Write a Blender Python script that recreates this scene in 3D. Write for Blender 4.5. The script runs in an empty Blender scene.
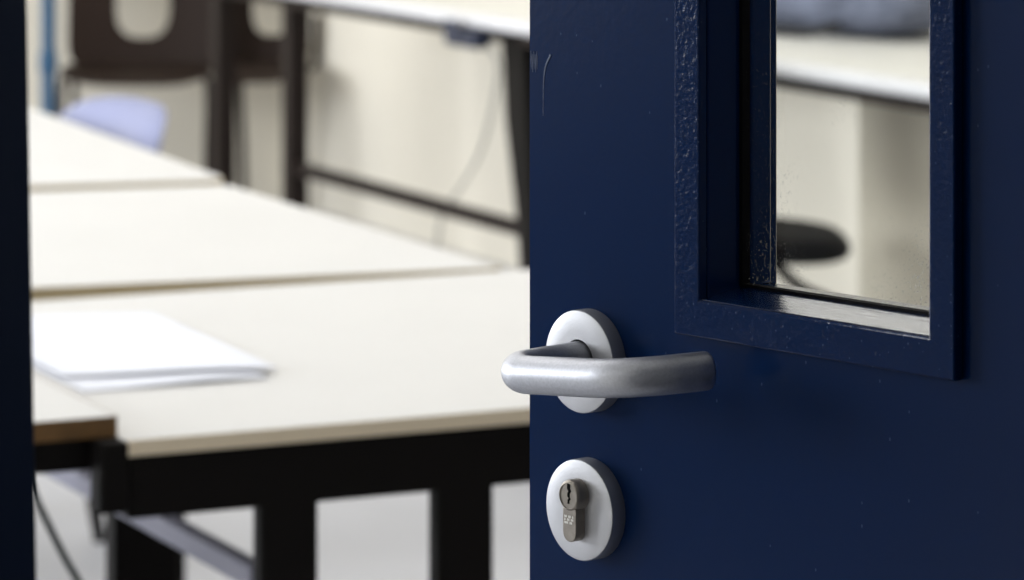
import bpy, bmesh, math, random
from math import sin, cos, pi, radians
from mathutils import Vector, Matrix
random.seed(4)
SC = bpy.context.scene
COL = SC.collection

# ------------------------------------------------------------------ camera
EYE = 1.348                      # eye height over the floor; floor is z = 0
cam_data = bpy.data.cameras.new('camera')
cam = bpy.data.objects.new('camera', cam_data)
COL.objects.link(cam)
cam.location = (0, 0, EYE)
cam.rotation_euler = (radians(90), 0, 0)
cam_data.sensor_width = 36.0
cam_data.lens = 3800 / 1024 * 36.0
cam_data.shift_y = -540 / 1024
cam_data.clip_start = 0.05
cam_data.dof.use_dof = True
cam_data.dof.focus_distance = 1.80
cam_data.dof.aperture_fstop = 14.0
SC.camera = cam

# ------------------------------------------------------------------ light
SC.view_settings.view_transform = 'Standard'
SC.view_settings.look = 'None'
SC.view_settings.exposure = 0.0
SC.view_settings.gamma = 1.0
SC.view_settings.use_curve_mapping = False
SC.cycles.use_denoising = True
SC.cycles.max_bounces = 8

world = bpy.data.worlds.new('overcast_daylight')
SC.world = world
world.use_nodes = True
wb = world.node_tree.nodes['Background']
wb.inputs['Color'].default_value = (0.93, 0.96, 1.0, 1)
wb.inputs['Strength'].default_value = 0.12

# room axes: E1 runs along the short sides of the tables to the right, E2 runs down the room
A = radians(24.9)
E1 = Vector((cos(A), sin(A), 0)); E2 = Vector((-sin(A), cos(A), 0))


def room(a, b, z=0.0):
    """point at a along E1, b along E2"""
    return E1 * a + E2 * b + Vector((0, 0, z))


def area(name, loc, direction, sx, sy, power, color=(1, 1, 1)):
    l = bpy.data.lights.new(name, 'AREA')
    l.shape = 'RECTANGLE'; l.size = sx; l.size_y = sy
    l.energy = power; l.color = color
    o = bpy.data.objects.new(name, l); COL.objects.link(o)
    o.location = loc
    o.rotation_euler = Vector(direction).to_track_quat('-Z', 'Y').to_euler()
    return o


# daylight entering through the windows of the left wall and the ceiling lights of the room
area('window_daylight', room(-3.05, 7.1, 1.78), E1, 4.2, 1.56, 385, (0.94, 0.97, 1.0))
for b in (3.6, 5.6, 7.6):
    area('ceiling_lamp_light', room(1.3, b, 2.82), (0, 0, -1), 3.6, 0.5, 28, (1.0, 0.985, 0.96))

# ------------------------------------------------------------------ helpers


def tag(o, label=None, cat=None, group=None, kind=None):
    if label: o['label'] = label
    if cat: o['category'] = cat
    if group: o['group'] = group
    if kind: o['kind'] = kind
    return o


def empty(name, loc=(0, 0, 0), rz=0.0):
    o = bpy.data.objects.new(name, None); COL.objects.link(o)
    o.location = loc; o.rotation_euler = (0, 0, rz); o.empty_display_size = 0.05
    return o


def obj(name, bm, mat, parent=None, smooth=True, bevel=0.0, seg=2, angle=40):
    bmesh.ops.recalc_face_normals(bm, faces=bm.faces[:])
    me = bpy.data.meshes.new(name)
    bm.to_mesh(me); bm.free()
    if mat: me.materials.append(mat)
    o = bpy.data.objects.new(name, me); COL.objects.link(o)
    if parent is not None: o.parent = parent
    if smooth:
        for p in me.polygons: p.use_smooth = True
        try:
            me.set_sharp_from_angle(angle=radians(angle))
        except Exception:
            pass
    if bevel:
        m = o.modifiers.new('bevel', 'BEVEL'); m.width = bevel; m.segments = seg; m.limit_method = 'ANGLE'
        m.angle_limit = radians(35)
    return o


def box(bm, x0, x1, y0, y1, z0, z1):
    v = [bm.verts.new(p) for p in ((x0, y0, z0), (x1, y0, z0), (x1, y1, z0), (x0, y1, z0),
                                   (x0, y0, z1), (x1, y0, z1), (x1, y1, z1), (x0, y1, z1))]
    for f in ((0, 3, 2, 1), (4, 5, 6, 7), (0, 1, 5, 4), (1, 2, 6, 5), (2, 3, 7, 6), (3, 0, 4, 7)):
        bm.faces.new([v[i] for i in f])
    return bm


def prism(bm, pts, z0, z1):
    """prism over a plan polygon given by (x, y) points"""
    lo = [bm.verts.new((p[0], p[1], z0)) for p in pts]
    hi = [bm.verts.new((p[0], p[1], z1)) for p in pts]
    n = len(pts)
    bm.faces.new(lo[::-1]); bm.faces.new(hi)
    for i in range(n):
        bm.faces.new((lo[i], lo[(i + 1) % n], hi[(i + 1) % n], hi[i]))
    return bm


def beam(bm, a, b, w, d, up=(0, 0, 1)):
    """bar of rectangular section from a to b; w across (horizontal), d along up"""
    a = Vector(a); b = Vector(b); t = (b - a).normalized(); up = Vector(up)
    s = t.cross(up).normalized(); u = s.cross(t).normalized()
    vs = []
    for p in (a, b):
        for (i, j) in ((-1, -1), (1, -1), (1, 1), (-1, 1)):
            vs.append(bm.verts.new(p + s * (i * w / 2) + u * (j * d / 2)))
    for f in ((0, 3, 2, 1), (4, 5, 6, 7), (0, 1, 5, 4), (1, 2, 6, 5), (2, 3, 7, 6), (3, 0, 4, 7)):
        bm.faces.new([vs[i] for i in f])
    return bm


def frame_ring(bm, xo0, xo1, zo0, zo1, xi0, xi1, zi0, zi1, y0, y1):
    """rectangular ring (picture-frame) in the x-z plane from y0 to y1, one closed mesh"""
    O = [(xo0, zo0), (xo1, zo0), (xo1, zo1), (xo0, zo1)]
    I = [(xi0, zi0), (xi1, zi0), (xi1, zi1), (xi0, zi1)]
    V = {}
    for k, y in enumerate((y0, y1)):
        for i in range(4):
            V['o', k, i] = bm.verts.new((O[i][0], y, O[i][1]))
            V['i', k, i] = bm.verts.new((I[i][0], y, I[i][1]))
    for i in range(4):
        j = (i + 1) % 4
        bm.faces.new((V['o', 0, i], V['o', 0, j], V['i', 0, j], V['i', 0, i]))
        bm.faces.new((V['o', 1, i], V['i', 1, i], V['i', 1, j], V['o', 1, j]))
        bm.faces.new((V['o', 0, i], V['o', 1, i], V['o', 1, j], V['o', 0, j]))
        bm.faces.new((V['i', 0, i], V['i', 0, j], V['i', 1, j], V['i', 1, i]))
    return bm


def tube(bm, pts, r, n=16, round_ends=0.0, closed=False):
    """tube along points; r a number or one radius per point; round_ends adds a rounded cap"""
    P = [Vector(p) for p in pts]
    R = list(r) if isinstance(r, (list, tuple)) else [r] * len(P)
    if round_ends:
        e = round_ends
        t0 = (P[0] - P[1]).normalized(); t1 = (P[-1] - P[-2]).normalized()
        a0, a1 = [], []
        r0, r1 = [], []
        for k in (3, 2, 1):
            th = k / 3 * pi / 2
            a0.append(P[0] + t0 * e * sin(th)); r0.append(R[0] - e * (1 - cos(th)))
        for k in (1, 2, 3):
            th = k / 3 * pi / 2
            a1.append(P[-1] + t1 * e * sin(th)); r1.append(R[-1] - e * (1 - cos(th)))
        P = a0 + P + a1; R = r0 + R + r1
    up = None; rings = []
    for i, p in enumerate(P):
        t = (P[min(i + 1, len(P) - 1)] - P[max(i - 1, 0)]).normalized()
        if up is None:
            up = Vector((0, 0, 1)) if abs(t.z) < 0.9 else Vector((1, 0, 0))
        s = t.cross(up).normalized(); up = s.cross(t).normalized()
        rings.append([bm.verts.new(p + (s * cos(2 * pi * k / n) + up * sin(2 * pi * k / n)) * R[i]) for k in range(n)])
    for a, b in zip(rings, rings[1:]):
        for k in range(n):
            bm.faces.new((a[k], a[(k + 1) % n], b[(k + 1) % n], b[k]))
    bm.faces.new(rings[0][::-1]); bm.faces.new(rings[-1])
    return bm


def spline(pts, n=8):
    """Catmull-Rom through the points"""
    P = [Vector(p) for p in pts]
    P = [P[0] * 2 - P[1]] + P + [P[-1] * 2 - P[-2]]
    out = []
    for i in range(1, len(P) - 2):
        for k in range(n):
            t = k / n
            a, b, c, d = P[i - 1:i + 3]
            out.append(0.5 * (2 * b + (c - a) * t + (2 * a - 5 * b + 4 * c - d) * t * t + (3 * b - a - 3 * c + d) * t ** 3))
    out.append(P[-2])
    return out


def plate(bm, outer, inner, n, fn, rings=6):
    """closed thin shell between outline outer(th) and inner(th) (None: closed to the middle);
    fn(u, v, k) -> position for side k = 0 / 1, where rr in 0..1 runs from inner to outer"""
    sides = []
    for k in (0, 1):
        rs = []
        for i in range(rings + 1):
            f = i / rings
            row = []
            for j in range(n):
                th = 2 * pi * j / n
                uo, vo = outer(th)
                if inner: ui, vi = inner(th)
                else: ui, vi = uo * 0.02, vo * 0.02
                row.append(bm.verts.new(fn(ui + (uo - ui) * f, vi + (vo - vi) * f, f, k)))
            rs.append(row)
        for a, b in zip(rs, rs[1:]):
            for j in range(n):
                q = (a[j], b[j], b[(j + 1) % n], a[(j + 1) % n])
                bm.faces.new(q if k == 0 else q[::-1])
        if not inner:
            bm.faces.new(rs[0] if k == 0 else rs[0][::-1])
        sides.append(rs)
    a, b = sides[0][-1], sides[1][-1]
    for j in range(n):
        bm.faces.new((a[j], b[j], b[(j + 1) % n], a[(j + 1) % n]))
    if inner:
        a, b = sides[0][0], sides[1][0]
        for j in range(n):
            bm.faces.new((a[j], a[(j + 1) % n], b[(j + 1) % n], b[j]))
    return bm


def superell(w, h, p, c=(0, 0)):
    def f(th):
        cx, sx = cos(th), sin(th)
        return (c[0] + w / 2 * math.copysign(abs(cx) ** (2 / p), cx), c[1] + h / 2 * math.copysign(abs(sx) ** (2 / p), sx))
    return f


# ------------------------------------------------------------------ materials


def mat(name, color, rough=0.5, metal=0.0, spec=0.5, bump=None, vary=None, coat=0.0):
    """principled material; bump = (scale, strength, distance[, stretch]); vary = (scale, amount)"""
    m = bpy.data.materials.new(name); m.use_nodes = True
    nt = m.node_tree; b = nt.nodes['Principled BSDF']
    b.inputs['Base Color'].default_value = (*color, 1)
    b.inputs['Roughness'].default_value = rough
    b.inputs['Metallic'].default_value = metal
    b.inputs['Specular IOR Level'].default_value = spec
    b.inputs['Coat Weight'].default_value = coat
    b.inputs['Coat Roughness'].default_value = 0.25
    tc = nt.nodes.new('ShaderNodeTexCoord')
    if vary:
        n = nt.nodes.new('ShaderNodeTexNoise'); n.inputs['Scale'].default_value = vary[0]
        n.inputs['Detail'].default_value = 5
        nt.links.new(tc.outputs['Object'], n.inputs['Vector'])
        mr = nt.nodes.new('ShaderNodeMapRange')
        mr.inputs['From Min'].default_value = 0.3; mr.inputs['From Max'].default_value = 0.7
        mr.inputs['To Min'].default_value = 1 - vary[1]; mr.inputs['To Max'].default_value = 1 + vary[1]
        nt.links.new(n.outputs['Fac'], mr.inputs['Value'])
        mx = nt.nodes.new('ShaderNodeVectorMath'); mx.operation = 'SCALE'
        mx.inputs[0].default_value = color
        nt.links.new(mr.outputs['Result'], mx.inputs['Scale'])
        nt.links.new(mx.outputs['Vector'], b.inputs['Base Color'])
    if bump:
        mp = nt.nodes.new('ShaderNodeMapping')
        if len(bump) > 3: mp.inputs['Scale'].default_value = bump[3]
        nt.links.new(tc.outputs['Object'], mp.inputs['Vector'])
        n = nt.nodes.new('ShaderNodeTexNoise'); n.inputs['Scale'].default_value = bump[0]
        n.inputs['Detail'].default_value = 4
        nt.links.new(mp.outputs['Vector'], n.inputs['Vector'])
        bp = nt.nodes.new('ShaderNodeBump'); bp.inputs['Strength'].default_value = bump[1]
        bp.inputs['Distance'].default_value = bump[2]
        nt.links.new(n.outputs['Fac'], bp.inputs['Height'])
        nt.links.new(bp.outputs['Normal'], b.inputs['Normal'])
        if coat: nt.links.new(bp.outputs['Normal'], b.inputs['Coat Normal'])
    return m


NAVY = (0.0004, 0.0128, 0.060)
M = {}
M['navy'] = mat('navy_door_paint', NAVY, 0.23, 0, 0.14, (260, 0.18, 0.0004))
M['navy_brush'] = mat('navy_brushed_paint', NAVY, 0.20, 0, 0.13, (300, 0.6, 0.0008))
M['navy_sill'] = mat('navy_gloss_paint', NAVY, 0.16, 0, 0.6, (60, 0.35, 0.0006, (1, 8, 8)), None, 0.6)
M['navy_frame'] = mat('dark_navy_frame_paint', (0.026, 0.042, 0.085), 0.7, 0, 0.05, (120, 0.2, 0.001))
M['gasket'] = mat('black_gasket', (0.002, 0.002, 0.003), 0.8, 0, 0.1)
M['scratch'] = mat('bare_scratch', (0.22, 0.26, 0.36), 0.6)
M['alu'] = mat('satin_aluminium', (0.45, 0.46, 0.50), 0.47, 1.0, 0.5, (900, 0.25, 0.0003), (750, 0.09))
M['alu_rose'] = mat('matt_aluminium', (0.45, 0.455, 0.48), 0.52, 1.0, 0.5, (700, 0.2, 0.0003), (60, 0.05))
M['brass'] = mat('dull_nickel', (0.33, 0.30, 0.265), 0.33, 1.0, 0.5, (500, 0.2, 0.0003), (200, 0.12))
M['keyhole'] = mat('keyhole_black', (0.004, 0.004, 0.004), 0.9, 0, 0.05)
M['engrave'] = mat('engraved_mark', (0.75, 0.74, 0.70), 0.5, 0.3)
M['laminate'] = mat('white_laminate', (0.585, 0.582, 0.578), 0.42, 0, 0.4, (30, 0.05, 0.001), (6, 0.02))
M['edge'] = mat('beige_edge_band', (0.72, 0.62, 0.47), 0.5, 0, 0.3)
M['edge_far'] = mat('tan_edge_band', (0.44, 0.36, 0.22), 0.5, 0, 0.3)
M['wood'] = mat('brown_wood_edge', (0.115, 0.062, 0.022), 0.5, 0, 0.3, (40, 0.2, 0.001, (1, 8, 8)), (30, 0.3))
M['black'] = mat('black_steel', (0.0042, 0.0034, 0.0032), 0.55, 0, 0.10, (200, 0.1, 0.0005))
M['dark_steel'] = mat('dark_brown_steel', (0.014, 0.009, 0.0075), 0.5, 0, 0.15, (200, 0.1, 0.0005))
M['grey_steel'] = mat('grey_enamel_steel', (0.20, 0.20, 0.26), 0.4, 0, 0.4, (200, 0.1, 0.0005))
M['paper'] = mat('white_paper', (0.68, 0.70, 0.77), 0.8, 0, 0.1, (50, 0.1, 0.0008))
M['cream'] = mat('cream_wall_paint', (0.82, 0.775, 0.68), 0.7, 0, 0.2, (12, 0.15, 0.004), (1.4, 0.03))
M['floor'] = mat('grey_linoleum', (0.45, 0.455, 0.485), 0.45, 0, 0.35, (80, 0.08, 0.001), (3.0, 0.05))
M['white_wall'] = mat('white_wall_paint', (0.78, 0.77, 0.74), 0.8, 0, 0.2, (12, 0.15, 0.004))
M['window_wall'] = mat('darkened_unseen_wall', (0.06, 0.07, 0.09), 0.8, 0, 0.1, (12, 0.15, 0.004))  # colour of the unseen left wall, darkened to keep the door's reflections dark
M['bench'] = mat('white_bench_laminate', (0.74, 0.735, 0.70), 0.4, 0, 0.4, (30, 0.05, 0.001))
M['bench_edge'] = mat('white_bench_edge', (0.64, 0.64, 0.66), 0.35, 0, 0.4, (30, 0.05, 0.001))
M['lavender'] = mat('pale_blue_plastic', (0.21, 0.23, 0.37), 0.45, 0, 0.4, (300, 0.1, 0.0004))
M['brown'] = mat('dark_brown_plastic', (0.020, 0.012, 0.009), 0.55, 0, 0.12, (300, 0.1, 0.0004))
M['blue_pole'] = mat('blue_enamel', (0.012, 0.065, 0.14), 0.4, 0, 0.4, (200, 0.1, 0.0004))
M['plug'] = mat('dark_blue_plastic', (0.018, 0.024, 0.05), 0.45, 0, 0.4, (200, 0.1, 0.0004))
M['cable'] = mat('grey_cable', (0.34, 0.33, 0.30), 0.6, 0, 0.2, (200, 0.1, 0.0004))
M['cable_dark'] = mat('dark_green_cable', (0.008, 0.018, 0.015), 0.6, 0, 0.2, (200, 0.1, 0.0004))
M['panel'] = mat('plain_beige', (0.56, 0.52, 0.43), 0.6, 0, 0.2, (20, 0.1, 0.002), (4, 0.04))
M['bag'] = mat('grey_blue_fabric', (0.14, 0.155, 0.21), 0.85, 0, 0.1, (60, 0.5, 0.004), (12, 0.35))
M['strap'] = mat('dark_strap', (0.03, 0.03, 0.032), 0.8, 0, 0.1, (200, 0.3, 0.001))


def glass_material():
    m = bpy.data.materials.new('dusty_window_glass'); m.use_nodes = True
    nt = m.node_tree; nt.nodes.clear()
    out = nt.nodes.new('ShaderNodeOutputMaterial')
    tr = nt.nodes.new('ShaderNodeBsdfTransparent'); tr.inputs['Color'].default_value = (0.98, 0.985, 0.978, 1)
    gl = nt.nodes.new('ShaderNodeBsdfGlossy'); gl.inputs['Roughness'].default_value = 0.02
    df = nt.nodes.new('ShaderNodeBsdfDiffuse'); df.inputs['Color'].default_value = (0.7, 0.7, 0.68, 1)
    lw = nt.nodes.new('ShaderNodeLayerWeight'); lw.inputs['Blend'].default_value = 0.5
    pw = nt.nodes.new('ShaderNodeMath'); pw.operation = 'POWER'; pw.inputs[1].default_value = 4.0
    nt.links.new(lw.outputs['Facing'], pw.inputs[0])
    fr = nt.nodes.new('ShaderNodeMapRange'); fr.inputs['To Min'].default_value = 0.04; fr.inputs['To Max'].default_value = 0.9
    nt.links.new(pw.outputs[0], fr.inputs['Value'])
    mx = nt.nodes.new('ShaderNodeMixShader'); mx2 = nt.nodes.new('ShaderNodeMixShader')
    nt.links.new(fr.outputs['Result'], mx.inputs['Fac'])
    nt.links.new(tr.outputs[0], mx.inputs[1]); nt.links.new(gl.outputs[0], mx.inputs[2])
    tc = nt.nodes.new('ShaderNodeTexCoord')
    n1 = nt.nodes.new('ShaderNodeTexNoise'); n1.inputs['Scale'].default_value = 800; n1.inputs['Detail'].default_value = 2
    n2 = nt.nodes.new('ShaderNodeTexNoise'); n2.inputs['Scale'].default_value = 14; n2.inputs['Detail'].default_value = 2
    for n in (n1, n2): nt.links.new(tc.outputs['Object'], n.inputs['Vector'])
    r1 = nt.nodes.new('ShaderNodeMapRange'); r1.inputs['From Min'].default_value = 0.60; r1.inputs['From Max'].default_value = 0.70
    r2 = nt.nodes.new('ShaderNodeMapRange'); r2.inputs['From Min'].default_value = 0.42; r2.inputs['From Max'].default_value = 0.62
    nt.links.new(n1.outputs['Fac'], r1.inputs['Value']); nt.links.new(n2.outputs['Fac'], r2.inputs['Value'])
    # the dirt lies thicker towards the bottom of the pane
    sp = nt.nodes.new('ShaderNodeSeparateXYZ'); nt.links.new(tc.outputs['Object'], sp.inputs[0])
    r3 = nt.nodes.new('ShaderNodeMapRange'); r3.inputs['From Min'].default_value = 1.22; r3.inputs['From Max'].default_value = 1.09
    r3.inputs['To Min'].default_value = 0.12; r3.inputs['To Max'].default_value = 1.0
    nt.links.new(sp.outputs['Z'], r3.inputs['Value'])
    a = nt.nodes.new('ShaderNodeMath'); a.operation = 'MULTIPLY'
    b = nt.nodes.new('ShaderNodeMath'); b.operation = 'MULTIPLY'
    c = nt.nodes.new('ShaderNodeMath'); c.operation = 'MULTIPLY'; c.inputs[1].default_value = 0.35
    nt.links.new(r1.outputs[0], a.inputs[0]); nt.links.new(r2.outputs[0], a.inputs[1])
    nt.links.new(a.outputs[0], b.inputs[0]); nt.links.new(r3.outputs[0], b.inputs[1]); nt.links.new(b.outputs[0], c.inputs[0])
    nt.links.new(c.outputs[0], mx2.inputs['Fac'])
    nt.links.new(mx.outputs[0], mx2.inputs[1]); nt.links.new(df.outputs[0], mx2.inputs[2])
    nt.links.new(mx2.outputs[0], out.inputs['Surface'])
    return m


M['glass'] = glass_material()


def add_chips(m, scale, size, share, tone):
    """tiny chips of bare primer scattered in the paint"""
    nt = m.node_tree; b = nt.nodes['Principled BSDF']
    tc = nt.nodes.new('ShaderNodeTexCoord')
    mp = nt.nodes.new('ShaderNodeMapping'); mp.inputs['Scale'].default_value = (1.0, 1.0, 0.6)
    nt.links.new(tc.outputs['Object'], mp.inputs['Vector'])
    v = nt.nodes.new('ShaderNodeTexVoronoi'); v.inputs['Scale'].default_value = scale
    nt.links.new(mp.outputs['Vector'], v.inputs['Vector'])
    near = nt.nodes.new('ShaderNodeMath'); near.operation = 'LESS_THAN'; near.inputs[1].default_value = size
    nt.links.new(v.outputs['Distance'], near.inputs[0])
    sp = nt.nodes.new('ShaderNodeSeparateColor'); nt.links.new(v.outputs['Color'], sp.inputs[0])
    few = nt.nodes.new('ShaderNodeMath'); few.operation = 'LESS_THAN'; few.inputs[1].default_value = share
    nt.links.new(sp.outputs[0], few.inputs[0])
    mul = nt.nodes.new('ShaderNodeMath'); mul.operation = 'MULTIPLY'
    nt.links.new(near.outputs[0], mul.inputs[0]); nt.links.new(few.outputs[0], mul.inputs[1])
    mx = nt.nodes.new('ShaderNodeMix'); mx.data_type = 'RGBA'
    mx.inputs['A'].default_value = b.inputs['Base Color'].default_value
    mx.inputs['B'].default_value = (*tone, 1)
    nt.links.new(mul.outputs[0], mx.inputs['Factor'])
    nt.links.new(mx.outputs['Result'], b.inputs['Base Color'])


add_chips(M['navy'], 170, 0.085, 0.14, (0.04, 0.065, 0.13))
add_chips(M['navy_brush'], 420, 0.13, 0.35, (0.05, 0.08, 0.16))

# ------------------------------------------------------------------ room shell
WALL_R = 4.17          # right wall, E1 coordinate
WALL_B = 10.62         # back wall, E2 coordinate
WALL_L = -3.1
bm = bmesh.new()
c = [room(-4.5, -3.0), room(WALL_R + 0.15, -3.0), room(WALL_R + 0.15, WALL_B + 0.15), room(-4.5, WALL_B + 0.15)]
prism(bm, c, -0.1, 0.0)
tag(obj('floor', bm, M['floor'], smooth=False), 'light grey linoleum classroom floor', 'floor', kind='structure')
bm = bmesh.new()
prism(bm, [room(WALL_R, 0.5), room(WALL_R + 0.15, 0.5), room(WALL_R + 0.15, WALL_B), room(WALL_R, WALL_B)], 0, 2.9)
tag(obj('wall_right', bm, M['cream'], smooth=False), 'cream painted wall behind the row of work tables', 'wall', kind='structure')
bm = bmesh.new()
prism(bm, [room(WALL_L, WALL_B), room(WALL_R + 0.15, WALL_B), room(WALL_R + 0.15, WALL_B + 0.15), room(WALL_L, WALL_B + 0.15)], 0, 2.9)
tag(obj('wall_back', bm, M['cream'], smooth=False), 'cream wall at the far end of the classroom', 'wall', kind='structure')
# left wall with one long band of window openings (outside the picture, lets the daylight in)
bm = bmesh.new()
def wl(b0, b1, z0, z1):
    prism(bm, [room(WALL_L - 0.15, b0), room(WALL_L, b0), room(WALL_L, b1), room(WALL_L - 0.15, b1)], z0, z1)
wl(0.3, WALL_B, 0, 0.99); wl(0.3, WALL_B, 2.57, 2.9); wl(9.21, WALL_B, 0.99, 2.57); wl(0.3, 4.99, 0.99, 2.57)
tag(obj('wall_left', bm, M['window_wall'], smooth=False), 'wall with the classroom windows', 'wall', kind='structure')
bm = bmesh.new()
prism(bm, [room(WALL_L, 1.4), room(WALL_R, 1.4), room(WALL_R, WALL_B), room(WALL_L, WALL_B)], 2.9, 3.0)
tag(obj('ceiling', bm, M['white_wall'], smooth=False), 'white classroom ceiling', 'ceiling', kind='structure')

# ------------------------------------------------------------------ door
DOOR_A = radians(-49.5)
DOOR_O = Vector((0.039, 1.854, 0))       # under the lever axis, on the front face
# local frame: x along the door to its hinges, y into the door, z up
S_FREE, S_HINGE = -0.0467, 0.800
HZ = 1.05                                 # lever height
O0, O1 = 0.0820, 0.2297                   # glazed opening
OZ0, OZ1 = HZ + 0.0390, 1.885
THK = 0.040
bm = bmesh.new()
frame_ring(bm, S_FREE, S_HINGE, 0.008, 2.03, O0, O1, OZ0, OZ1, 0.0, THK)
door = obj('door_1', bm, M['navy'], None, bevel=0.0012)
door.location = DOOR_O; door.rotation_euler = (0, 0, DOOR_A)
tag(door, 'dark navy blue painted door standing ajar with a glazed vision panel', 'door', kind='structure')

bm = bmesh.new()
frame_ring(bm, 0.0650, 0.2452, HZ + 0.0214, 1.903, O0, O1, OZ0, OZ1, -0.006, -0.0001)
mold = obj('glazing_frame', bm, M['navy_brush'], door, bevel=0.0010)
bm = bmesh.new()
frame_ring(bm, 0.0650, 0.2452, HZ + 0.0214, 1.903, O0, O1, OZ0, OZ1, THK + 0.0001, THK + 0.006)
obj('glazing_frame', bm, M['navy_brush'], door, bevel=0.0010)
# sloping glazing beads in front of the pane: bottom bead carries thick glossy paint
bm = bmesh.new()
pr = [(-0.0045, OZ0 + 0.0000), (0.0205, OZ0 + 0.0), (0.0205, OZ0 + 0.0042), (0.012, OZ0 + 0.0030), (-0.0045, OZ0 + 0.0006)]
for s in (O0 + 0.0002, O1 - 0.0002):
    for p in pr: bm.verts.new((s, p[0], p[1]))
bm.verts.ensure_lookup_table(); n = len(pr)
bm.faces.new(bm.verts[0:n][::-1]); bm.faces.new(bm.verts[n:2 * n])
for i in range(n):
    bm.faces.new((bm.verts[i], bm.verts[(i + 1) % n], bm.verts[n + (i + 1) % n], bm.verts[n + i]))
tag(obj('sill_bead', bm, M['navy_sill'], door), 'glossy navy sill under the pane')
# gasket + pane
bm = bmesh.new()
frame_ring(bm, O0 + 0.0001, O1 - 0.0001, OZ0 + 0.0001, OZ1 - 0.0001, O0 + 0.0022, O1 - 0.0022, OZ0 + 0.0056, OZ1 - 0.003, 0.0206, 0.0256)
obj('gasket', bm, M['gasket'], door)
bm = bmesh.new()
box(bm, O0 + 0.0022, O1 - 0.0022, 0.0228, 0.0230, OZ0 + 0.0056, OZ1 - 0.003)
tag(obj('glass_pane', bm, M['glass'], door, smooth=False), 'dusty clear glass pane')
# rear bead, rounded nose
bm = bmesh.new()
frame_ring(bm, O0 + 0.0001, O1 - 0.0001, OZ0 + 0.0001, OZ1 - 0.0001, O0 + 0.0030, O1 - 0.0030, OZ0 + 0.0048, OZ1 - 0.003, 0.0258, THK - 0.0005)
obj('glazing_bead', bm, M['navy_brush'], door, bevel=0.0018, seg=3)

# old scratch and chipped paint near the free edge
bm = bmesh.new()
for pts, r in (([(-0.0305, -0.0001, HZ + 0.1475), (-0.0342, -0.0001, HZ + 0.1415), (-0.0358, -0.0001, HZ + 0.1335), (-0.0362, -0.0001, HZ + 0.1170)], [0.0004, 0.0004, 0.0003, 0.0001]),):
    P = spline(pts, 6)
    tube(bm, P, [0.0004 * (1 - i / len(P)) + 0.00008 for i in range(len(P))], 6)
obj('paint_scratch', bm, M['scratch'], door)
bm = bmesh.new()
for k in range(5):
    x = S_FREE + 0.0012 + k * 0.0011
    z = HZ + 0.1445 - 0.0015 * (k % 2)
    tube(bm, [(x, -0.0001, z + 0.004), (x + 0.0002, -0.0001, z), (x + 0.0004, -0.0001, z - 0.005)], [0.00012, 0.00022, 0.0001], 6)
obj('chipped_paint', bm, M['scratch'], door)


def lathe(bm, prof, n=64, cx=0.0, cz=0.0):
    """revolve (radius, y) profile about the local y axis through (cx, cz)"""
    rings = []
    for r, y in prof:
        rings.append([bm.verts.new((cx + r * cos(2 * pi * k / n), y, cz + r * sin(2 * pi * k / n))) for k in range(n)])
    for a, b in zip(rings, rings[1:]):
        for k in range(n):
            bm.faces.new((a[k], b[k], b[(k + 1) % n], a[(k + 1) % n]))
    bm.faces.new(rings[0][::-1]); bm.faces.new(rings[-1])
    return bm


def rose_profile(r):
    return [(r, -0.0001), (r, -0.0078), (r - 0.0003, -0.0084), (r - 0.0010, -0.0087), (0.0150, -0.0088)]


LEVER_Z = HZ + 0.0004
# lever rose with collar hole
bm = bmesh.new()
lathe(bm, rose_profile(0.0250) + [(0.0109, -0.0088), (0.0107, -0.0085), (0.0107, -0.0040)], 72, 0, LEVER_Z)
rose = obj('lever_rose', bm, M['alu_rose'], door, angle=35)
tag(rose, 'round aluminium rose behind the lever')
bm = bmesh.new()
lathe(bm, [(0.0106, -0.0041), (0.0106, -0.0062), (0.0, -0.0062)][:2] + [(0.002, -0.0062)], 48, 0, LEVER_Z)
obj('collar_gap', bm, M['gasket'], rose)
# lever: neck out of the rose, round bend, bar along the door, end returning to the door
N0 = -0.0520
def zl(s): return HZ - 0.0009 + 0.092 * s + 0.0010 * max(0.0, (s - 0.06) / 0.035)
R1, R2 = 0.0105, 0.030
S_END = 0.0965
path = [(0, -0.0063), (0, -0.020), (0, N0 + R1 + 0.004)]
for k in range(0, 11):
    th = k / 10 * pi / 2
    path.append((R1 - R1 * cos(th), N0 + R1 - R1 * sin(th)))
for k in range(1, 5):
    path.append((R1 + (S_END - R2 - R1) * k / 5, N0))
for k in range(0, 11):
    th = k / 10 * radians(72)
    path.append((S_END - R2 + R2 * sin(th), N0 + R2 - R2 * cos(th)))
last = path[-1]; dv = (cos(radians(72)), sin(radians(72)))
path.append((last[0] + dv[0] * 0.007, last[1] + dv[1] * 0.007))
path.append((last[0] + dv[0] * 0.014, last[1] + dv[1] * 0.014))
bm = bmesh.new()
tube(bm, [(s, y, zl(max(s, 0)) + 0.0016 * max(0.0, 1 - max(s, 0) / R1)) for s, y in path],
     [0.0098, 0.0095] + [0.0091] * (len(path) - 2), 32, 0.0022)
lever = obj('lever_handle', bm, M['alu'], door, angle=50)
tag(lever, 'satin aluminium tubular lever handle')

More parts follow.
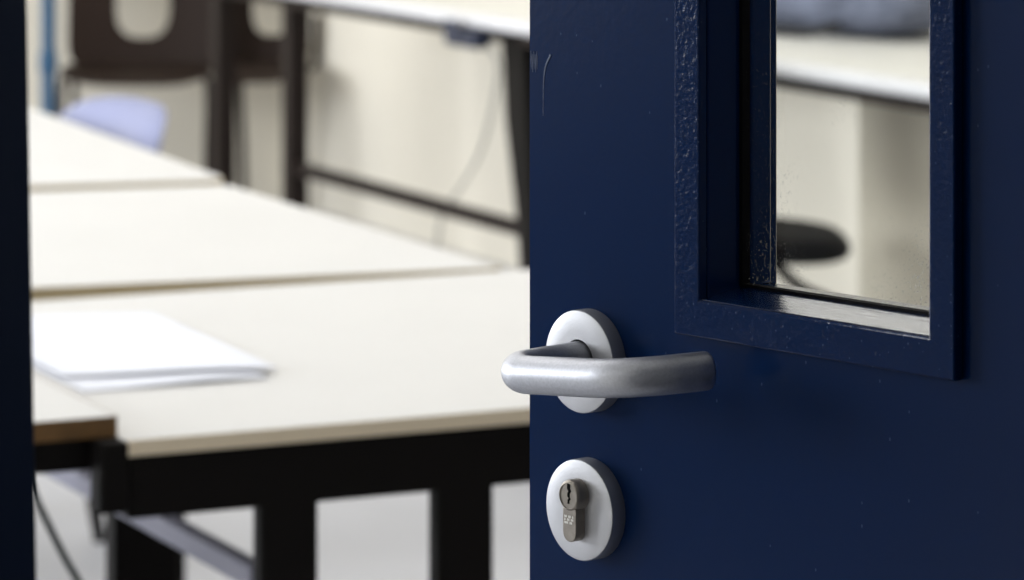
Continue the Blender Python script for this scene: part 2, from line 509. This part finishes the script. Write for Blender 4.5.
# lock rose with profile cylinder
LZ = HZ - 0.0718
bm = bmesh.new()
lathe(bm, rose_profile(0.0245) + [(0.0010, -0.0089)], 72, 0, LZ)
lrose = obj('lock_rose', bm, M['alu_rose'], door, angle=35)
tag(lrose, 'round aluminium lock rose')
CZ = LZ + 0.0078
bm = bmesh.new()
lathe(bm, [(0.0078, -0.0086), (0.0078, -0.0138), (0.0068, -0.0154), (0.0062, -0.0157), (0.0060, -0.0152), (0.002, -0.0152)], 48, 0, CZ)
cyl = obj('lock_cylinder', bm, M['brass'], lrose, angle=35)
tag(cyl, 'dull nickel lock cylinder with keyhole')
bm = bmesh.new()
pts = [(-0.0048, 0.004 - 0.0105)]
out = []
out.append((0.0048, CZ - 0.0060)); out.append((-0.0048, CZ - 0.0060))
zb = CZ - 0.0225 + 0.0048
for k in range(0, 13):
    th = pi + k / 12 * pi
    out.append((0.0048 * cos(th), zb + 0.0048 * sin(th)))
va = [bm.verts.new((p[0], -0.0086, p[1])) for p in out]
vb = [bm.verts.new((p[0], -0.0148, p[1])) for p in out]
bm.faces.new(va); bm.faces.new(vb[::-1])
for i in range(len(out)):
    j = (i + 1) % len(out)
    bm.faces.new((va[i], va[j], vb[j], vb[i]))
obj('cylinder_body', bm, M['brass'], lrose, bevel=0.0004, angle=30)
# plug with zigzag keyway
bm = bmesh.new()
kh = [(-0.0010, 0.0062), (0.0012, 0.0062), (0.0012, 0.0034), (0.0020, 0.0024), (0.0008, 0.0012), (0.0008, -0.0006), (0.0016, -0.0014), (0.0006, -0.0024), (0.0006, -0.0038),
      (-0.0006, -0.0038), (-0.0006, -0.0020), (0.0002, -0.0012), (-0.0008, -0.0002), (-0.0008, 0.0014), (0.0000, 0.0022), (-0.0010, 0.0034)]
va = [bm.verts.new((p[0], -0.01522, CZ + p[1])) for p in kh]
vb = [bm.verts.new((p[0], -0.01538, CZ + p[1])) for p in kh]
bm.faces.new(va); bm.faces.new(vb[::-1])
for i in range(len(kh)):
    j = (i + 1) % len(kh)
    bm.faces.new((va[i], va[j], vb[j], vb[i]))
obj('keyhole', bm, M['keyhole'], lrose, smooth=False)
bm = bmesh.new()
for z0, row in ((CZ - 0.0107, (1, 1, 0, 1, 1, 0, 1)), (CZ - 0.0122, (1, 0, 1, 1, 0, 1, 1)), (CZ - 0.0137, (1, 1, 1, 0, 1, 1, 0))):
    for i, v in enumerate(row):
        if v: box(bm, -0.0034 + i * 0.00095, -0.0034 + i * 0.00095 + 0.0007, -0.01492, -0.01479, z0, z0 + 0.0011)
obj('engraved_mark', bm, M['engrave'], lrose, smooth=False)

# hinge side and lock side door frame, and the wall they sit in
HINGE = DOOR_O + Vector((cos(DOOR_A), sin(DOOR_A), 0)) * S_HINGE
JAMB = Vector((-0.1696, 1.33, 0))
WD = (JAMB - HINGE).normalized()           # along the doorway wall to the left
WN = Vector((WD.y, -WD.x, 0))              # into the room
if WN.y < 0: WN = -WN
bm = bmesh.new()
# lock-side frame leans a little (its foot 4 mm further into the opening than its middle)
def jp(a, b): return JAMB + WD * a + WN * b
lo = [jp(-0.0224, 0.0), jp(0.11, 0.0), jp(0.11, -0.13), jp(-0.0224 + 0.02, -0.13)]
hi = [jp(0.0141, 0.0), jp(0.11, 0.0), jp(0.11, -0.13), jp(0.0141 + 0.02, -0.13)]
zlo, zhi = 0.0, 2.10
vl = [bm.verts.new((p.x, p.y, zlo)) for p in lo]; vh = [bm.verts.new((p.x, p.y, zhi)) for p in hi]
bm.faces.new(vl[::-1]); bm.faces.new(vh)
for i in range(4): bm.faces.new((vl[i], vl[(i + 1) % 4], vh[(i + 1) % 4], vh[i]))
tag(obj('trim_1', bm, M['navy_frame'], bevel=0.002), 'dark blue door frame upright at the left edge', 'door frame', kind='structure')
bm = bmesh.new()
h0 = HINGE - WD * 0.012
prism(bm, [h0, h0 - WD * 0.1, h0 - WD * 0.1 - WN * 0.13, h0 - WN * 0.13], 0, 2.10)
tag(obj('trim_2', bm, M['navy_frame'], bevel=0.002), 'dark blue door frame upright on the hinge side', 'door frame', kind='structure')
bm = bmesh.new()
for a, b in ((JAMB + WD * 0.112, JAMB + WD * 3.2), (h0 - WD * 0.102, h0 - WD * 3.0)):
    prism(bm, [a, b, b - WN * 0.14, a - WN * 0.14], 0, 2.9)
a, b = JAMB + WD * 0.112, h0 - WD * 0.102
prism(bm, [a, b, b - WN * 0.14, a - WN * 0.14], 2.102, 2.9)
tag(obj('wall_front', bm, M['white_wall'], smooth=False), 'wall around the doorway', 'wall', kind='structure')

# ------------------------------------------------------------------ tables in the row
TZ = 0.74


def hpt(px, py, z):
    """ground-plan point seen at image position (px, py) on the level z"""
    y = 3800 * (EYE - z) / (py + 250)
    return Vector(((px - 512) / 3800 * y, y, 0))


def table(name, quad, z, thick, label, cat='table', edge='edge', group=None, rnd=0.02):
    """top over the four plan corners front-left, front-right, back-right, back-left, with banded edge"""
    t = empty(name, (quad[0] + quad[2]) / 2)
    tag(t, label, cat, group)
    O = t.location
    q = []
    for i in range(4):       # rounded corners
        p, a, b = quad[i], quad[i - 1], quad[(i + 1) % 4]
        for k in range(5):
            f = k / 4
            pa = p + (a - p).normalized() * rnd; pb = p + (b - p).normalized() * rnd
            q.append(((pa * (1 - f) ** 2 + p * 2 * f * (1 - f) + pb * f ** 2) - O))
    ctr = Vector((0, 0, 0))
    inn = [p - p.normalized() * 0.0022 for p in q]
    bm = bmesh.new(); prism(bm, inn, z - thick + 0.0004, z)
    obj('tabletop', bm, M['laminate'], t, bevel=0.0006)
    bm = bmesh.new()
    n = len(q)
    V = []
    for ring, zz in ((q, z - thick), (q, z - 0.0006), (inn, z - 0.0006), (inn, z - thick)):
        V.append([bm.verts.new((p.x, p.y, zz)) for p in ring])
    for k in range(4):
        a, b = V[k], V[(k + 1) % 4]
        for i in range(n):
            bm.faces.new((a[i], a[(i + 1) % n], b[(i + 1) % n], b[i]))
    obj('edge_band', bm, M[edge], t)
    return t


def leg_post(t, p, w, d, z1, mt, z0=0.0, name='leg'):
    """rectangular post centred on plan point p, w along E1 and d along E2"""
    bm = bmesh.new()
    O = t.location
    c = [p - E1 * w / 2 - E2 * d / 2, p + E1 * w / 2 - E2 * d / 2, p + E1 * w / 2 + E2 * d / 2, p - E1 * w / 2 + E2 * d / 2]
    prism(bm, [x - O for x in c], z0, z1)
    return obj(name, bm, mt, t, bevel=0.003)


def rail(t, a, b, w, d, z, mt, name='rail'):
    bm = bmesh.new()
    O = t.location
    beam(bm, Vector((a.x, a.y, z)) - O, Vector((b.x, b.y, z)) - O, w, d)
    return obj(name, bm, mt, t, bevel=0.003)


# nearest table
fl = hpt(124, 441, TZ); fr = hpt(529, 407.6, TZ)
d1 = (fr - fl).normalized()
bl = hpt(34, 300, TZ); br = hpt(506, 270.7, TZ)
fr1 = fl + d1 * 0.95
bl1 = fl + E2 * 0.846
br1 = bl1 + d1 * 0.95
T1 = table('classroom_table', [fl, fr1, br1, bl1], TZ, 0.0142, 'nearest cream topped classroom table with black slotted frame and papers on it', rnd=0.006)
ap0 = fl + d1 * 0.006 + E2 * 0.018; ap1 = fr1 - d1 * 0.01 + E2 * 0.018
rail(T1, ap0, ap1, 0.022, 0.0570, TZ - 0.0144 - 0.0285, M['black'], 'apron')
def front_at(px):
    """plan point on the apron plane seen at image column px"""
    r = (px - 512) / 3800
    t = (ap0.x - r * ap0.y) / (r * d1.y - d1.x)
    return ap0 + d1 * t
for px0, px1 in ((256.5, 314), (432.5, 489)):
    a, b = front_at(px0), front_at(px1)
    leg_post(T1, (a + b) / 2, (b - a).length, 0.022, TZ - 0.06, M['black'])
leg_post(T1, fr1 - d1 * 0.05 + E2 * 0.05, 0.05, 0.022, TZ - 0.02, M['black'])
bk = Vector(((142 - 512) / 3800 * 3.98, 3.98, 0))
leg_post(T1, bk, 0.072, 0.03, TZ - 0.02, M['black'])
leg_post(T1, br1 - d1 * 0.05 - E2 * 0.06, 0.05, 0.022, TZ - 0.02, M['black'])
ra = front_at(266) + E2 * 0.014
rail(T1, ra, ra + E2 * 0.62, 0.020, 0.022, TZ - 0.140, M['grey_steel'], 'side_rail')

# second table
a = hpt(34, 287.5, TZ); b = hpt(503, 267.2, TZ); d2 = (b - a).normalized()
c2 = hpt(225, 183.5, TZ); e2b = (c2 - b).normalized()
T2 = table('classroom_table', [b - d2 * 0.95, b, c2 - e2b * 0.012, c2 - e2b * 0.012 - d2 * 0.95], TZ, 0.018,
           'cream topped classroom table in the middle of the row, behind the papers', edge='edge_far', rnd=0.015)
# third table
a = hpt(34, 185.5, TZ); b = hpt(231, 179.5, TZ); d3 = (b - a).normalized()
c3 = hpt(28, 106.8, TZ); e3b = (c3 - b).normalized()
L3 = (c3 - b).length + 0.35
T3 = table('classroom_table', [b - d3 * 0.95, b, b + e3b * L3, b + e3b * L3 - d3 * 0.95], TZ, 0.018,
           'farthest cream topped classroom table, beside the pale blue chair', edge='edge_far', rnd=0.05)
for T, q0, dd, ee, L, i0, i1 in ((T2, hpt(503, 267.2, TZ), d2, e2b, 0.94, 0.021, 0.16), (T3, hpt(231, 179.5, TZ), d3, e3b, L3, 0.06, 0.02)):
    for i, j in ((i0, 0.10), (0.89, 0.10), (i1, L - 0.1), (0.89, L - 0.1)):
        leg_post(T, q0 - dd * i + ee * j, 0.04, 0.03, TZ - 0.018, M['black'])
    rail(T, q0 - dd * 0.08 + ee * 0.09, q0 - dd * 0.87 + ee * 0.09, 0.022, 0.04, TZ - 0.04, M['black'], 'apron')

# wood edged table at the left, a board thickness higher
WZ = TZ + 0.0185
lr = hpt(118.5, 415.5, WZ)
LT = table('wood_edged_table', [lr - d1 * 0.8, lr, lr + E2 * 0.62, lr + E2 * 0.62 - d1 * 0.8], WZ, 0.0185,
           'dark wood edged table at the left beside the door frame', edge='wood', rnd=0.004)
rail(LT, lr - d1 * 0.78 + E2 * 0.02, lr - d1 * 0.004 + E2 * 0.02, 0.02, 0.030, WZ - 0.0185 - 0.015, M['black'], 'apron')
leg_post(LT, lr - d1 * 0.0115 - E2 * 0.009, 0.027, 0.030, WZ - 0.019, M['black'], WZ - 0.082, 'corner_bracket')
leg_post(LT, lr - d1 * 0.76 + E2 * 0.05, 0.04, 0.03, WZ - 0.019, M['black'])
leg_post(LT, lr - d1 * 0.76 + E2 * 0.56, 0.04, 0.03, WZ - 0.019, M['black'])
leg_post(LT, lr - d1 * 0.06 + E2 * 0.56, 0.04, 0.03, WZ - 0.019, M['black'])

# dark cable hanging under the wood edged table
pts = [(20, 440, 3.62), (34, 492, 3.60), (50, 528, 3.58), (66, 560, 3.56), (82, 590, 3.54), (120, 680, 3.52), (150, 900, 3.5), (200, 1165, 3.55)]
P = []
for px, py, y in pts:
    P.append(((px - 512) / 3800 * y, y, max(0.006, EYE - (py + 250) * y / 3800)))
P.append((P[-1][0] + 0.08, P[-1][1] + 0.05, 0.006))
bm = bmesh.new(); tube(bm, spline(P, 8), 0.0036, 8)
tag(obj('cable', bm, M['cable_dark']), 'thin dark green cable hanging down under the wood edged table', 'cable')

# papers on the nearest table


def sheet(name, corners, z, curl, label, thick=0.0012, droop=0.0):
    """slightly curled sheet over four plan corners (p00, p10, p11, p01)"""
    O = sum(corners, Vector((0, 0, 0))) / 4
    bm = bmesh.new(); nu, nv = 14, 14
    grid = {}
    for k in (0, 1):
        for i in range(nu + 1):
            for j in range(nv + 1):
                u, v = i / nu, j / nv
                p = corners[0] * (1 - u) * (1 - v) + corners[1] * u * (1 - v) + corners[2] * u * v + corners[3] * (1 - u) * v
                h = curl * (u ** 3) * (0.4 + 0.6 * (1 - v)) + 0.0015 * (1 + sin(5 * v + 3 * u)) * (4 * u * (1 - u))
                grid[k, i, j] = bm.verts.new((p.x - O.x, p.y - O.y, h + (thick if k else 0)))
    for i in range(nu):
        for j in range(nv):
            bm.faces.new([grid[1, x, y] for x, y in ((i, j), (i + 1, j), (i + 1, j + 1), (i, j + 1))])
            bm.faces.new([grid[0, x, y] for x, y in ((i, j), (i, j + 1), (i + 1, j + 1), (i + 1, j))])
    for i in range(nu):
        for j in (0, nv):
            bm.faces.new((grid[0, i, j], grid[0, i + 1, j], grid[1, i + 1, j], grid[1, i, j]))
    for j in range(nv):
        for i in (0, nu):
            bm.faces.new((grid[0, i, j], grid[0, i, j + 1], grid[1, i, j + 1], grid[1, i, j]))
    o = obj(name, bm, M['paper'])
    o.location = (O.x, O.y, z)
    return tag(o, label, 'paper', 'papers on the nearest table')


p1, p2, p3 = hpt(152, 320, TZ), hpt(277, 374, TZ), hpt(63, 381, TZ)
q1, q2, q3 = hpt(150, 330, TZ), hpt(268, 379, TZ), hpt(83, 393, TZ)
sheet('paper_sheet', [q3 + (q1 - q2), q1, q2, q3], TZ + 0.0006, 0.001, 'lower white paper sheet, its edge showing under the other')
sheet('paper_sheet', [p3 + (p1 - p2), p1, p2, p3], TZ + 0.0040, 0.0025, 'upper white paper sheet lying on top of the other')

# ------------------------------------------------------------------ row of work tables along the right wall
BF = hpt(926, 99.4, TZ)
BZ = TZ + 0.027                       # point on their front edge
BA = BF.dot(E1)                                # E1 coordinate of the front
def bfront(b): return E1 * BA + E2 * b
def b_at(px, a=None):
    """E2 coordinate where the line a along E1 is seen at image column px"""
    r = (px - 512) / 3800
    a = BA if a is None else a
    p = E1 * a
    t = (p.x - r * p.y) / (r * E2.y - E2.x)
    return t
B295, B223, B517 = b_at(295, BA + 0.056), b_at(223.5, BA + 0.056), b_at(519, BA + 0.05)
BD = WALL_R - 0.012 - BA


def bench(b0, b1, label, legs, stretch=None, slant=None):
    t = empty('work_table', room(BA + BD / 2, (b0 + b1) / 2))
    t.rotation_euler = (0, 0, A)
    tag(t, label, 'table', 'white work tables along the right wall')
    L = (b1 - b0) / 2 - 0.002
    # local x = E1 (to the wall), y = E2
    bm = bmesh.new(); box(bm, -BD / 2 + 0.024, BD / 2, -L, L, BZ - 0.022, BZ)
    obj('tabletop', bm, M['bench'], t, bevel=0.001)
    bm = bmesh.new()
    # rounded front nosing
    pr = [(0.0239, BZ - 0.030), (0.0239, BZ)] + [(0.013 - 0.013 * sin(k / 6 * pi / 1.0) if False else 0.012 - 0.012 * cos((k / 6 - 0.5) * pi), BZ - 0.015 + 0.015 * -sin((k / 6 - 0.5) * pi)) for k in range(7)]
    va = [bm.verts.new((-BD / 2 + p[0], -L, p[1])) for p in pr]; vb = [bm.verts.new((-BD / 2 + p[0], L, p[1])) for p in pr]
    bm.faces.new(va); bm.faces.new(vb[::-1])
    for i in range(len(pr)):
        j = (i + 1) % len(pr)
        bm.faces.new((va[i], va[j], vb[j], vb[i]))
    tag(obj('front_nosing', bm, M['bench_edge'], t), 'white rounded front edge')
    bm = bmesh.new(); box(bm, -BD / 2 + 0.030, -BD / 2 + 0.055, -L + 0.02, L - 0.02, BZ - 0.056, BZ - 0.0225)
    obj('apron', bm, M['dark_steel'], t, bevel=0.002)
    for bb in legs:
        y = bb - (b0 + b1) / 2
        bm = bmesh.new(); box(bm, -BD / 2 + 0.030, -BD / 2 + 0.082, y - 0.026, y + 0.026, 0, BZ - 0.0225)
        obj('leg', bm, M['dark_steel'], t, bevel=0.004)
    return t, (b0 + b1) / 2


bA, midA = bench(B517 - 0.16, B223 + 0.07, 'white work table with dark legs, its power block clipped under the front edge', [B295, B223])
bC, midC = bench(B517 - 0.16 - 1.95, B517 - 0.16, 'white work table seen through the door pane with a bag on it', [B517 - 2.0])
# low stretcher of table A and its slanted end leg
bm = bmesh.new(); box(bm, -BD / 2 + 0.044, -BD / 2 + 0.068, B517 - midA, B295 - midA - 0.026, 0.292, 0.325)
obj('stretcher', bm, M['dark_steel'], bA, bevel=0.003)
bm = bmesh.new()
y0 = B517 - midA
prof = [(y0 + 0.052, BZ - 0.0225), (y0 - 0.050, BZ - 0.0225), (y0 - 0.110, 0.30), (y0 - 0.150, 0.0), (y0 - 0.075, 0.0), (y0 - 0.028, 0.33), (y0 + 0.032, 0.55)]
va = [bm.verts.new((-BD / 2 + 0.030, p[0], p[1])) for p in prof]; vb = [bm.verts.new((-BD / 2 + 0.075, p[0], p[1])) for p in prof]
bm.faces.new(va); bm.faces.new(vb[::-1])
for i in range(len(prof)):
    j = (i + 1) % len(prof); bm.faces.new((va[i], va[j], vb[j], vb[i]))
tag(obj('leg', bm, M['black'], bA, bevel=0.003), 'splayed black end leg')
# plain beige block under table C (seen through the pane)
pb = b_at(858, BA + 0.28)
bm = bmesh.new(); box(bm, -BD / 2 + 0.28, BD / 2 - 0.01, pb - midC - 0.75, pb - midC, 0.0, BZ - 0.0225)
tag(obj('beige_block', bm, M['panel'], bC, bevel=0.003), 'plain beige block under the table')

# power block clipped under the front edge of table A
b0, b1 = b_at(483), b_at(454)
pw = empty('power_block', room(BA - 0.004, (b0 + b1) / 2, BZ - 0.034)); pw.rotation_euler = (0, 0, A)
tag(pw, 'dark blue power socket block clipped to the white work table edge', 'power strip')
W = (b1 - b0) / 2
bm = bmesh.new(); box(bm, -0.02, 0.024, -W, W, -0.038, -0.001)
obj('housing', bm, M['plug'], pw, bevel=0.006, seg=3)
bm = bmesh.new(); box(bm, -0.024, -0.0195, W * 0.1, W * 0.9, -0.028, 0.020)
obj('clamp', bm, M['plug'], pw, bevel=0.002)
for k in (-0.4, 0.35):
    bm = bmesh.new(); tube(bm, [(-0.0205, k * W, -0.016), (-0.0225, k * W, -0.016)], 0.009, 20)
    obj('socket', bm, M['strap'], pw)
# grey cable hanging from it
pts = [(481, 40, BA + 0.01), (498, 62, BA + 0.02), (494, 100, BA + 0.03), (482, 148, BA + 0.03), (462, 186, BA + 0.05), (444, 212, BA + 0.06), (438, 240, BA + 0.06), (436, 290, BA + 0.06)]
P = []
for px, py, a in pts:
    b = b_at(px, a); p = room(a, b)
    P.append((p.x, p.y, max(0.006, EYE - (py + 250) * p.y / 3800)))
P.append((P[-1][0] - 0.01, P[-1][1], 0.006)); P.append((P[-1][0] - 0.12, P[-1][1] + 0.1, 0.006))
bm = bmesh.new(); tube(bm, spline(P, 8), 0.0042, 8)
tag(obj('cable', bm, M['cable']), 'grey cable hanging from the power block to the floor', 'cable')

# bag lying at the back of table C
bc = b_at(852, BA + 0.55)
bag = empty('bag', room(BA + 0.50, bc, BZ + 0.002)); bag.rotation_euler = (0, 0, A)
tag(bag, 'grey blue bag lying on the white work table, seen through the door pane', 'bag')
bm = bmesh.new()
nu, nv = 28, 16
rows = []
for j in range(nv + 1):
    ph = -pi / 2 + pi * j / nv
    row = []
    for i in range(nu):
        th = 2 * pi * i / nu
        cx, sy = cos(th), sin(th)
        rx = 0.15 * math.copysign(abs(cx) ** 0.6, cx); ry = 0.42 * math.copysign(abs(sy) ** 0.6, sy)
        k = max(0.001, cos(ph)) ** 0.5
        wob = 1 + 0.06 * sin(3 * th + 1.0) * cos(ph)
        z = 0.075 + 0.075 * math.copysign(abs(sin(ph)) ** 0.8, sin(ph))
        z *= 1 + 0.18 * sin(2.3 * th) * (sin(ph) > 0)
        row.append(bm.verts.new((rx * k * wob, ry * k * wob, z)))
    rows.append(row)
for a, b in zip(rows, rows[1:]):
    for i in range(nu): bm.faces.new((a[i], a[(i + 1) % nu], b[(i + 1) % nu], b[i]))
bm.faces.new(rows[0][::-1]); bm.faces.new(rows[-1])
obj('bag_body', bm, M['bag'], bag)
bm = bmesh.new()
P = [(-0.14, -0.28, 0.03), (-0.18, -0.22, 0.012), (-0.205, -0.10, 0.010), (-0.20, 0.02, 0.010), (-0.15, 0.10, 0.03)]
tube(bm, spline(P, 6), 0.010, 8)
obj('strap', bm, M['strap'], bag)

# ------------------------------------------------------------------ chairs


def chair(label, loc, rz, shell, legm, w=0.40, hole=None, back=(0.57, 0.80), bend=0.03, lip=0.0, sw=0.40, p=4.0, rake=0.10, lx=0.185):
    """moulded school chair facing local +y"""
    t = empty('school_chair', loc, rz)
    tag(t, label, 'chair')
    # seat shell
    bm = bmesh.new()
    def seat_fn(u, v, f, k):
        dz = -0.012 * (1 - (abs(u) / (sw / 2)) ** 2) * (1 - (v / 0.2) ** 2) - (0.03 * max(0, (v - 0.12) / 0.08) ** 2)
        return (u, v, 0.448 + dz + (-0.007 if k else 0.0))
    plate(bm, superell(sw, 0.40, 4.0), None, 48, seat_fn, 8)
    obj('seat', bm, shell, t)
    # backrest
    zc, hh = (back[0] + back[1]) / 2, back[1] - back[0]
    bm = bmesh.new()
    def back_fn(u, v, f, k):
        y = -0.20 - rake * v + bend * (u / (w / 2)) ** 2
        if lip:
            y -= lip * max(0.0, (f - 0.60) / 0.40) ** 2
        off = 0.010 if lip else 0.008
        return (u, y - (off if k else 0.0), zc + v)
    plate(bm, superell(w, hh, p), superell(*hole) if hole else None, 64, back_fn, 10)
    obj('backrest', bm, shell, t)
    # legs and back supports, bent steel tube
    for sx in (-1, 1):
        bm = bmesh.new()
        tube(bm, spline([(sx * (lx - 0.03), 0.13, 0.436), (sx * lx, 0.165, 0.41), (sx * lx, 0.185, 0.2), (sx * lx, 0.20, 0.0)], 6), 0.011, 12)
        obj('leg', bm, legm, t)
        bm = bmesh.new()
        tube(bm, spline([(sx * (lx - 0.03), -0.10, 0.436), (sx * lx, -0.15, 0.41), (sx * lx, -0.20, 0.2), (sx * lx, -0.24, 0.0)], 6), 0.011, 12)
        obj('leg', bm, legm, t)
        bm = bmesh.new()
        yb = -0.20 - rake * (-hh / 2 * 0.3) + bend * (sx * 0.13 / (w / 2)) ** 2
        tube(bm, spline([(sx * 0.13, -0.10, 0.432), (sx * 0.13, -0.19, 0.44), (sx * 0.13, yb - 0.022, 0.53), (sx * 0.13, yb - 0.022, zc - hh * 0.15)], 6), 0.011, 12)
        obj('back_support', bm, legm, t)
    for y in (0.13, -0.10):
        bm = bmesh.new(); tube(bm, [(-lx + 0.03, y, 0.430), (lx - 0.03, y, 0.430)], 0.010, 10)
        obj('seat_rail', bm, legm, t)
    return t


# pale blue chair at the right of the farthest table, facing it
cb = Vector(((95 - 512) / 3800 * 6.34, 6.34, 0))        # middle of the backrest
rz = A + radians(90)                                     # local +y -> -E1
fwd = -E1
chair('pale blue plastic chair pushed up to the farthest cream table', cb + fwd * 0.19, rz, M['lavender'], M['black'], w=0.55,
      back=(0.47, 0.760), bend=0.075, lip=0.060, p=3.4, lx=0.12)

# two dark brown shell chairs with a cut-out low in the back, facing the room
BROWN = dict(hole=(0.156, 0.20, 2.8, (0.012, -0.016)), back=(0.436, 0.83), bend=0.03, p=9.0, rake=0.14)
yb = 10.78
chair('dark brown chair with a rounded cut-out in its back, beside the blue pole', Vector(((140.5 - 512) / 3800 * yb, yb, 0)), radians(180), M['brown'], M['dark_steel'],
      w=0.45, sw=0.44, lx=0.205, **BROWN)
yb = 10.88
chair('dark brown chair standing behind the end legs of the white work table', Vector(((264 - 512) / 3800 * yb, yb, 0)), radians(176), M['brown'], M['dark_steel'],
      w=0.225, sw=0.225, lx=0.09, **{**BROWN, 'hole': (0.12, 0.20, 3.0, (0.0, -0.016))})

# padded black chair on curved splayed legs, seen through the pane
yc = 7.05
t = empty('padded_chair', ((738 - 512) / 3800 * yc, yc, 0), radians(0))
tag(t, 'black padded chair at the white work table, seen low through the door pane', 'chair')
bm = bmesh.new()
rows = []
nu, nv = 48, 12
for j in range(nv + 1):
    ph = -pi / 2 + pi * j / nv
    k = max(0.02, cos(ph)) ** 0.35
    row = []
    for i in range(nu):
        u, v = superell(0.41, 0.40, 3.6)(2 * pi * i / nu)
        row.append(bm.verts.new((u * k, v * k, 0.443 + 0.028 * math.copysign(abs(sin(ph)) ** 0.8, sin(ph)) - 0.010 * (u / 0.2) * 1.0)))
    rows.append(row)
for a, b in zip(rows, rows[1:]):
    for i in range(nu): bm.faces.new((a[i], a[(i + 1) % nu], b[(i + 1) % nu], b[i]))
bm.faces.new(rows[0][::-1]); bm.faces.new(rows[-1])
obj('seat', bm, M['black'], t)
for k in range(4):
    th = k * pi / 2
    c_, s_ = cos(th), sin(th)
    prof = [(0.012, 0.425), (0.045, 0.418), (0.068, 0.396), (0.112, 0.354), (0.168, 0.327), (0.235, 0.300), (0.285, 0.22), (0.300, 0.0)]
    bm = bmesh.new(); tube(bm, spline([(r_ * c_, r_ * s_, z_) for r_, z_ in prof], 6), 0.011, 12)
    obj('leg', bm, M['black'], t)
bm = bmesh.new()
plate(bm, superell(0.38, 0.26, 3.5), None, 48, lambda u, v, f, k: (-0.20 - 0.10 * v + 0.03 * (u / 0.19) ** 2 - (0.03 if k else 0.0), u, 0.68 + v), 6)
obj('backrest', bm, M['black'], t)
bm = bmesh.new(); tube(bm, spline([(-0.10, 0, 0.418), (-0.20, 0, 0.430), (-0.235, 0, 0.52), (-0.237, 0, 0.64)], 6), 0.013, 12)
obj('back_support', bm, M['black'], t)

# blue pole with collar at the far left
y = 9.4
x = (48.5 - 512) / 3800 * y
bp = empty('blue_pole', (x, y, 0))
tag(bp, 'blue steel pole with a collar by the door frame, behind the tables', 'pole')
bm = bmesh.new(); tube(bm, [(0, 0, 0.012), (0, 0, 1.5)], 0.0178, 20)
obj('tube', bm, M['blue_pole'], bp)
zc = EYE - (62 + 250) * y / 3800
bm = bmesh.new(); tube(bm, [(0, 0, zc - 0.022), (0, 0, zc + 0.022)], 0.023, 20, 0.004)
obj('collar', bm, M['blue_pole'], bp)
bm = bmesh.new(); tube(bm, [(0, 0, 0.0), (0, 0, 0.012)], 0.11, 28)
obj('foot_plate', bm, M['blue_pole'], bp)
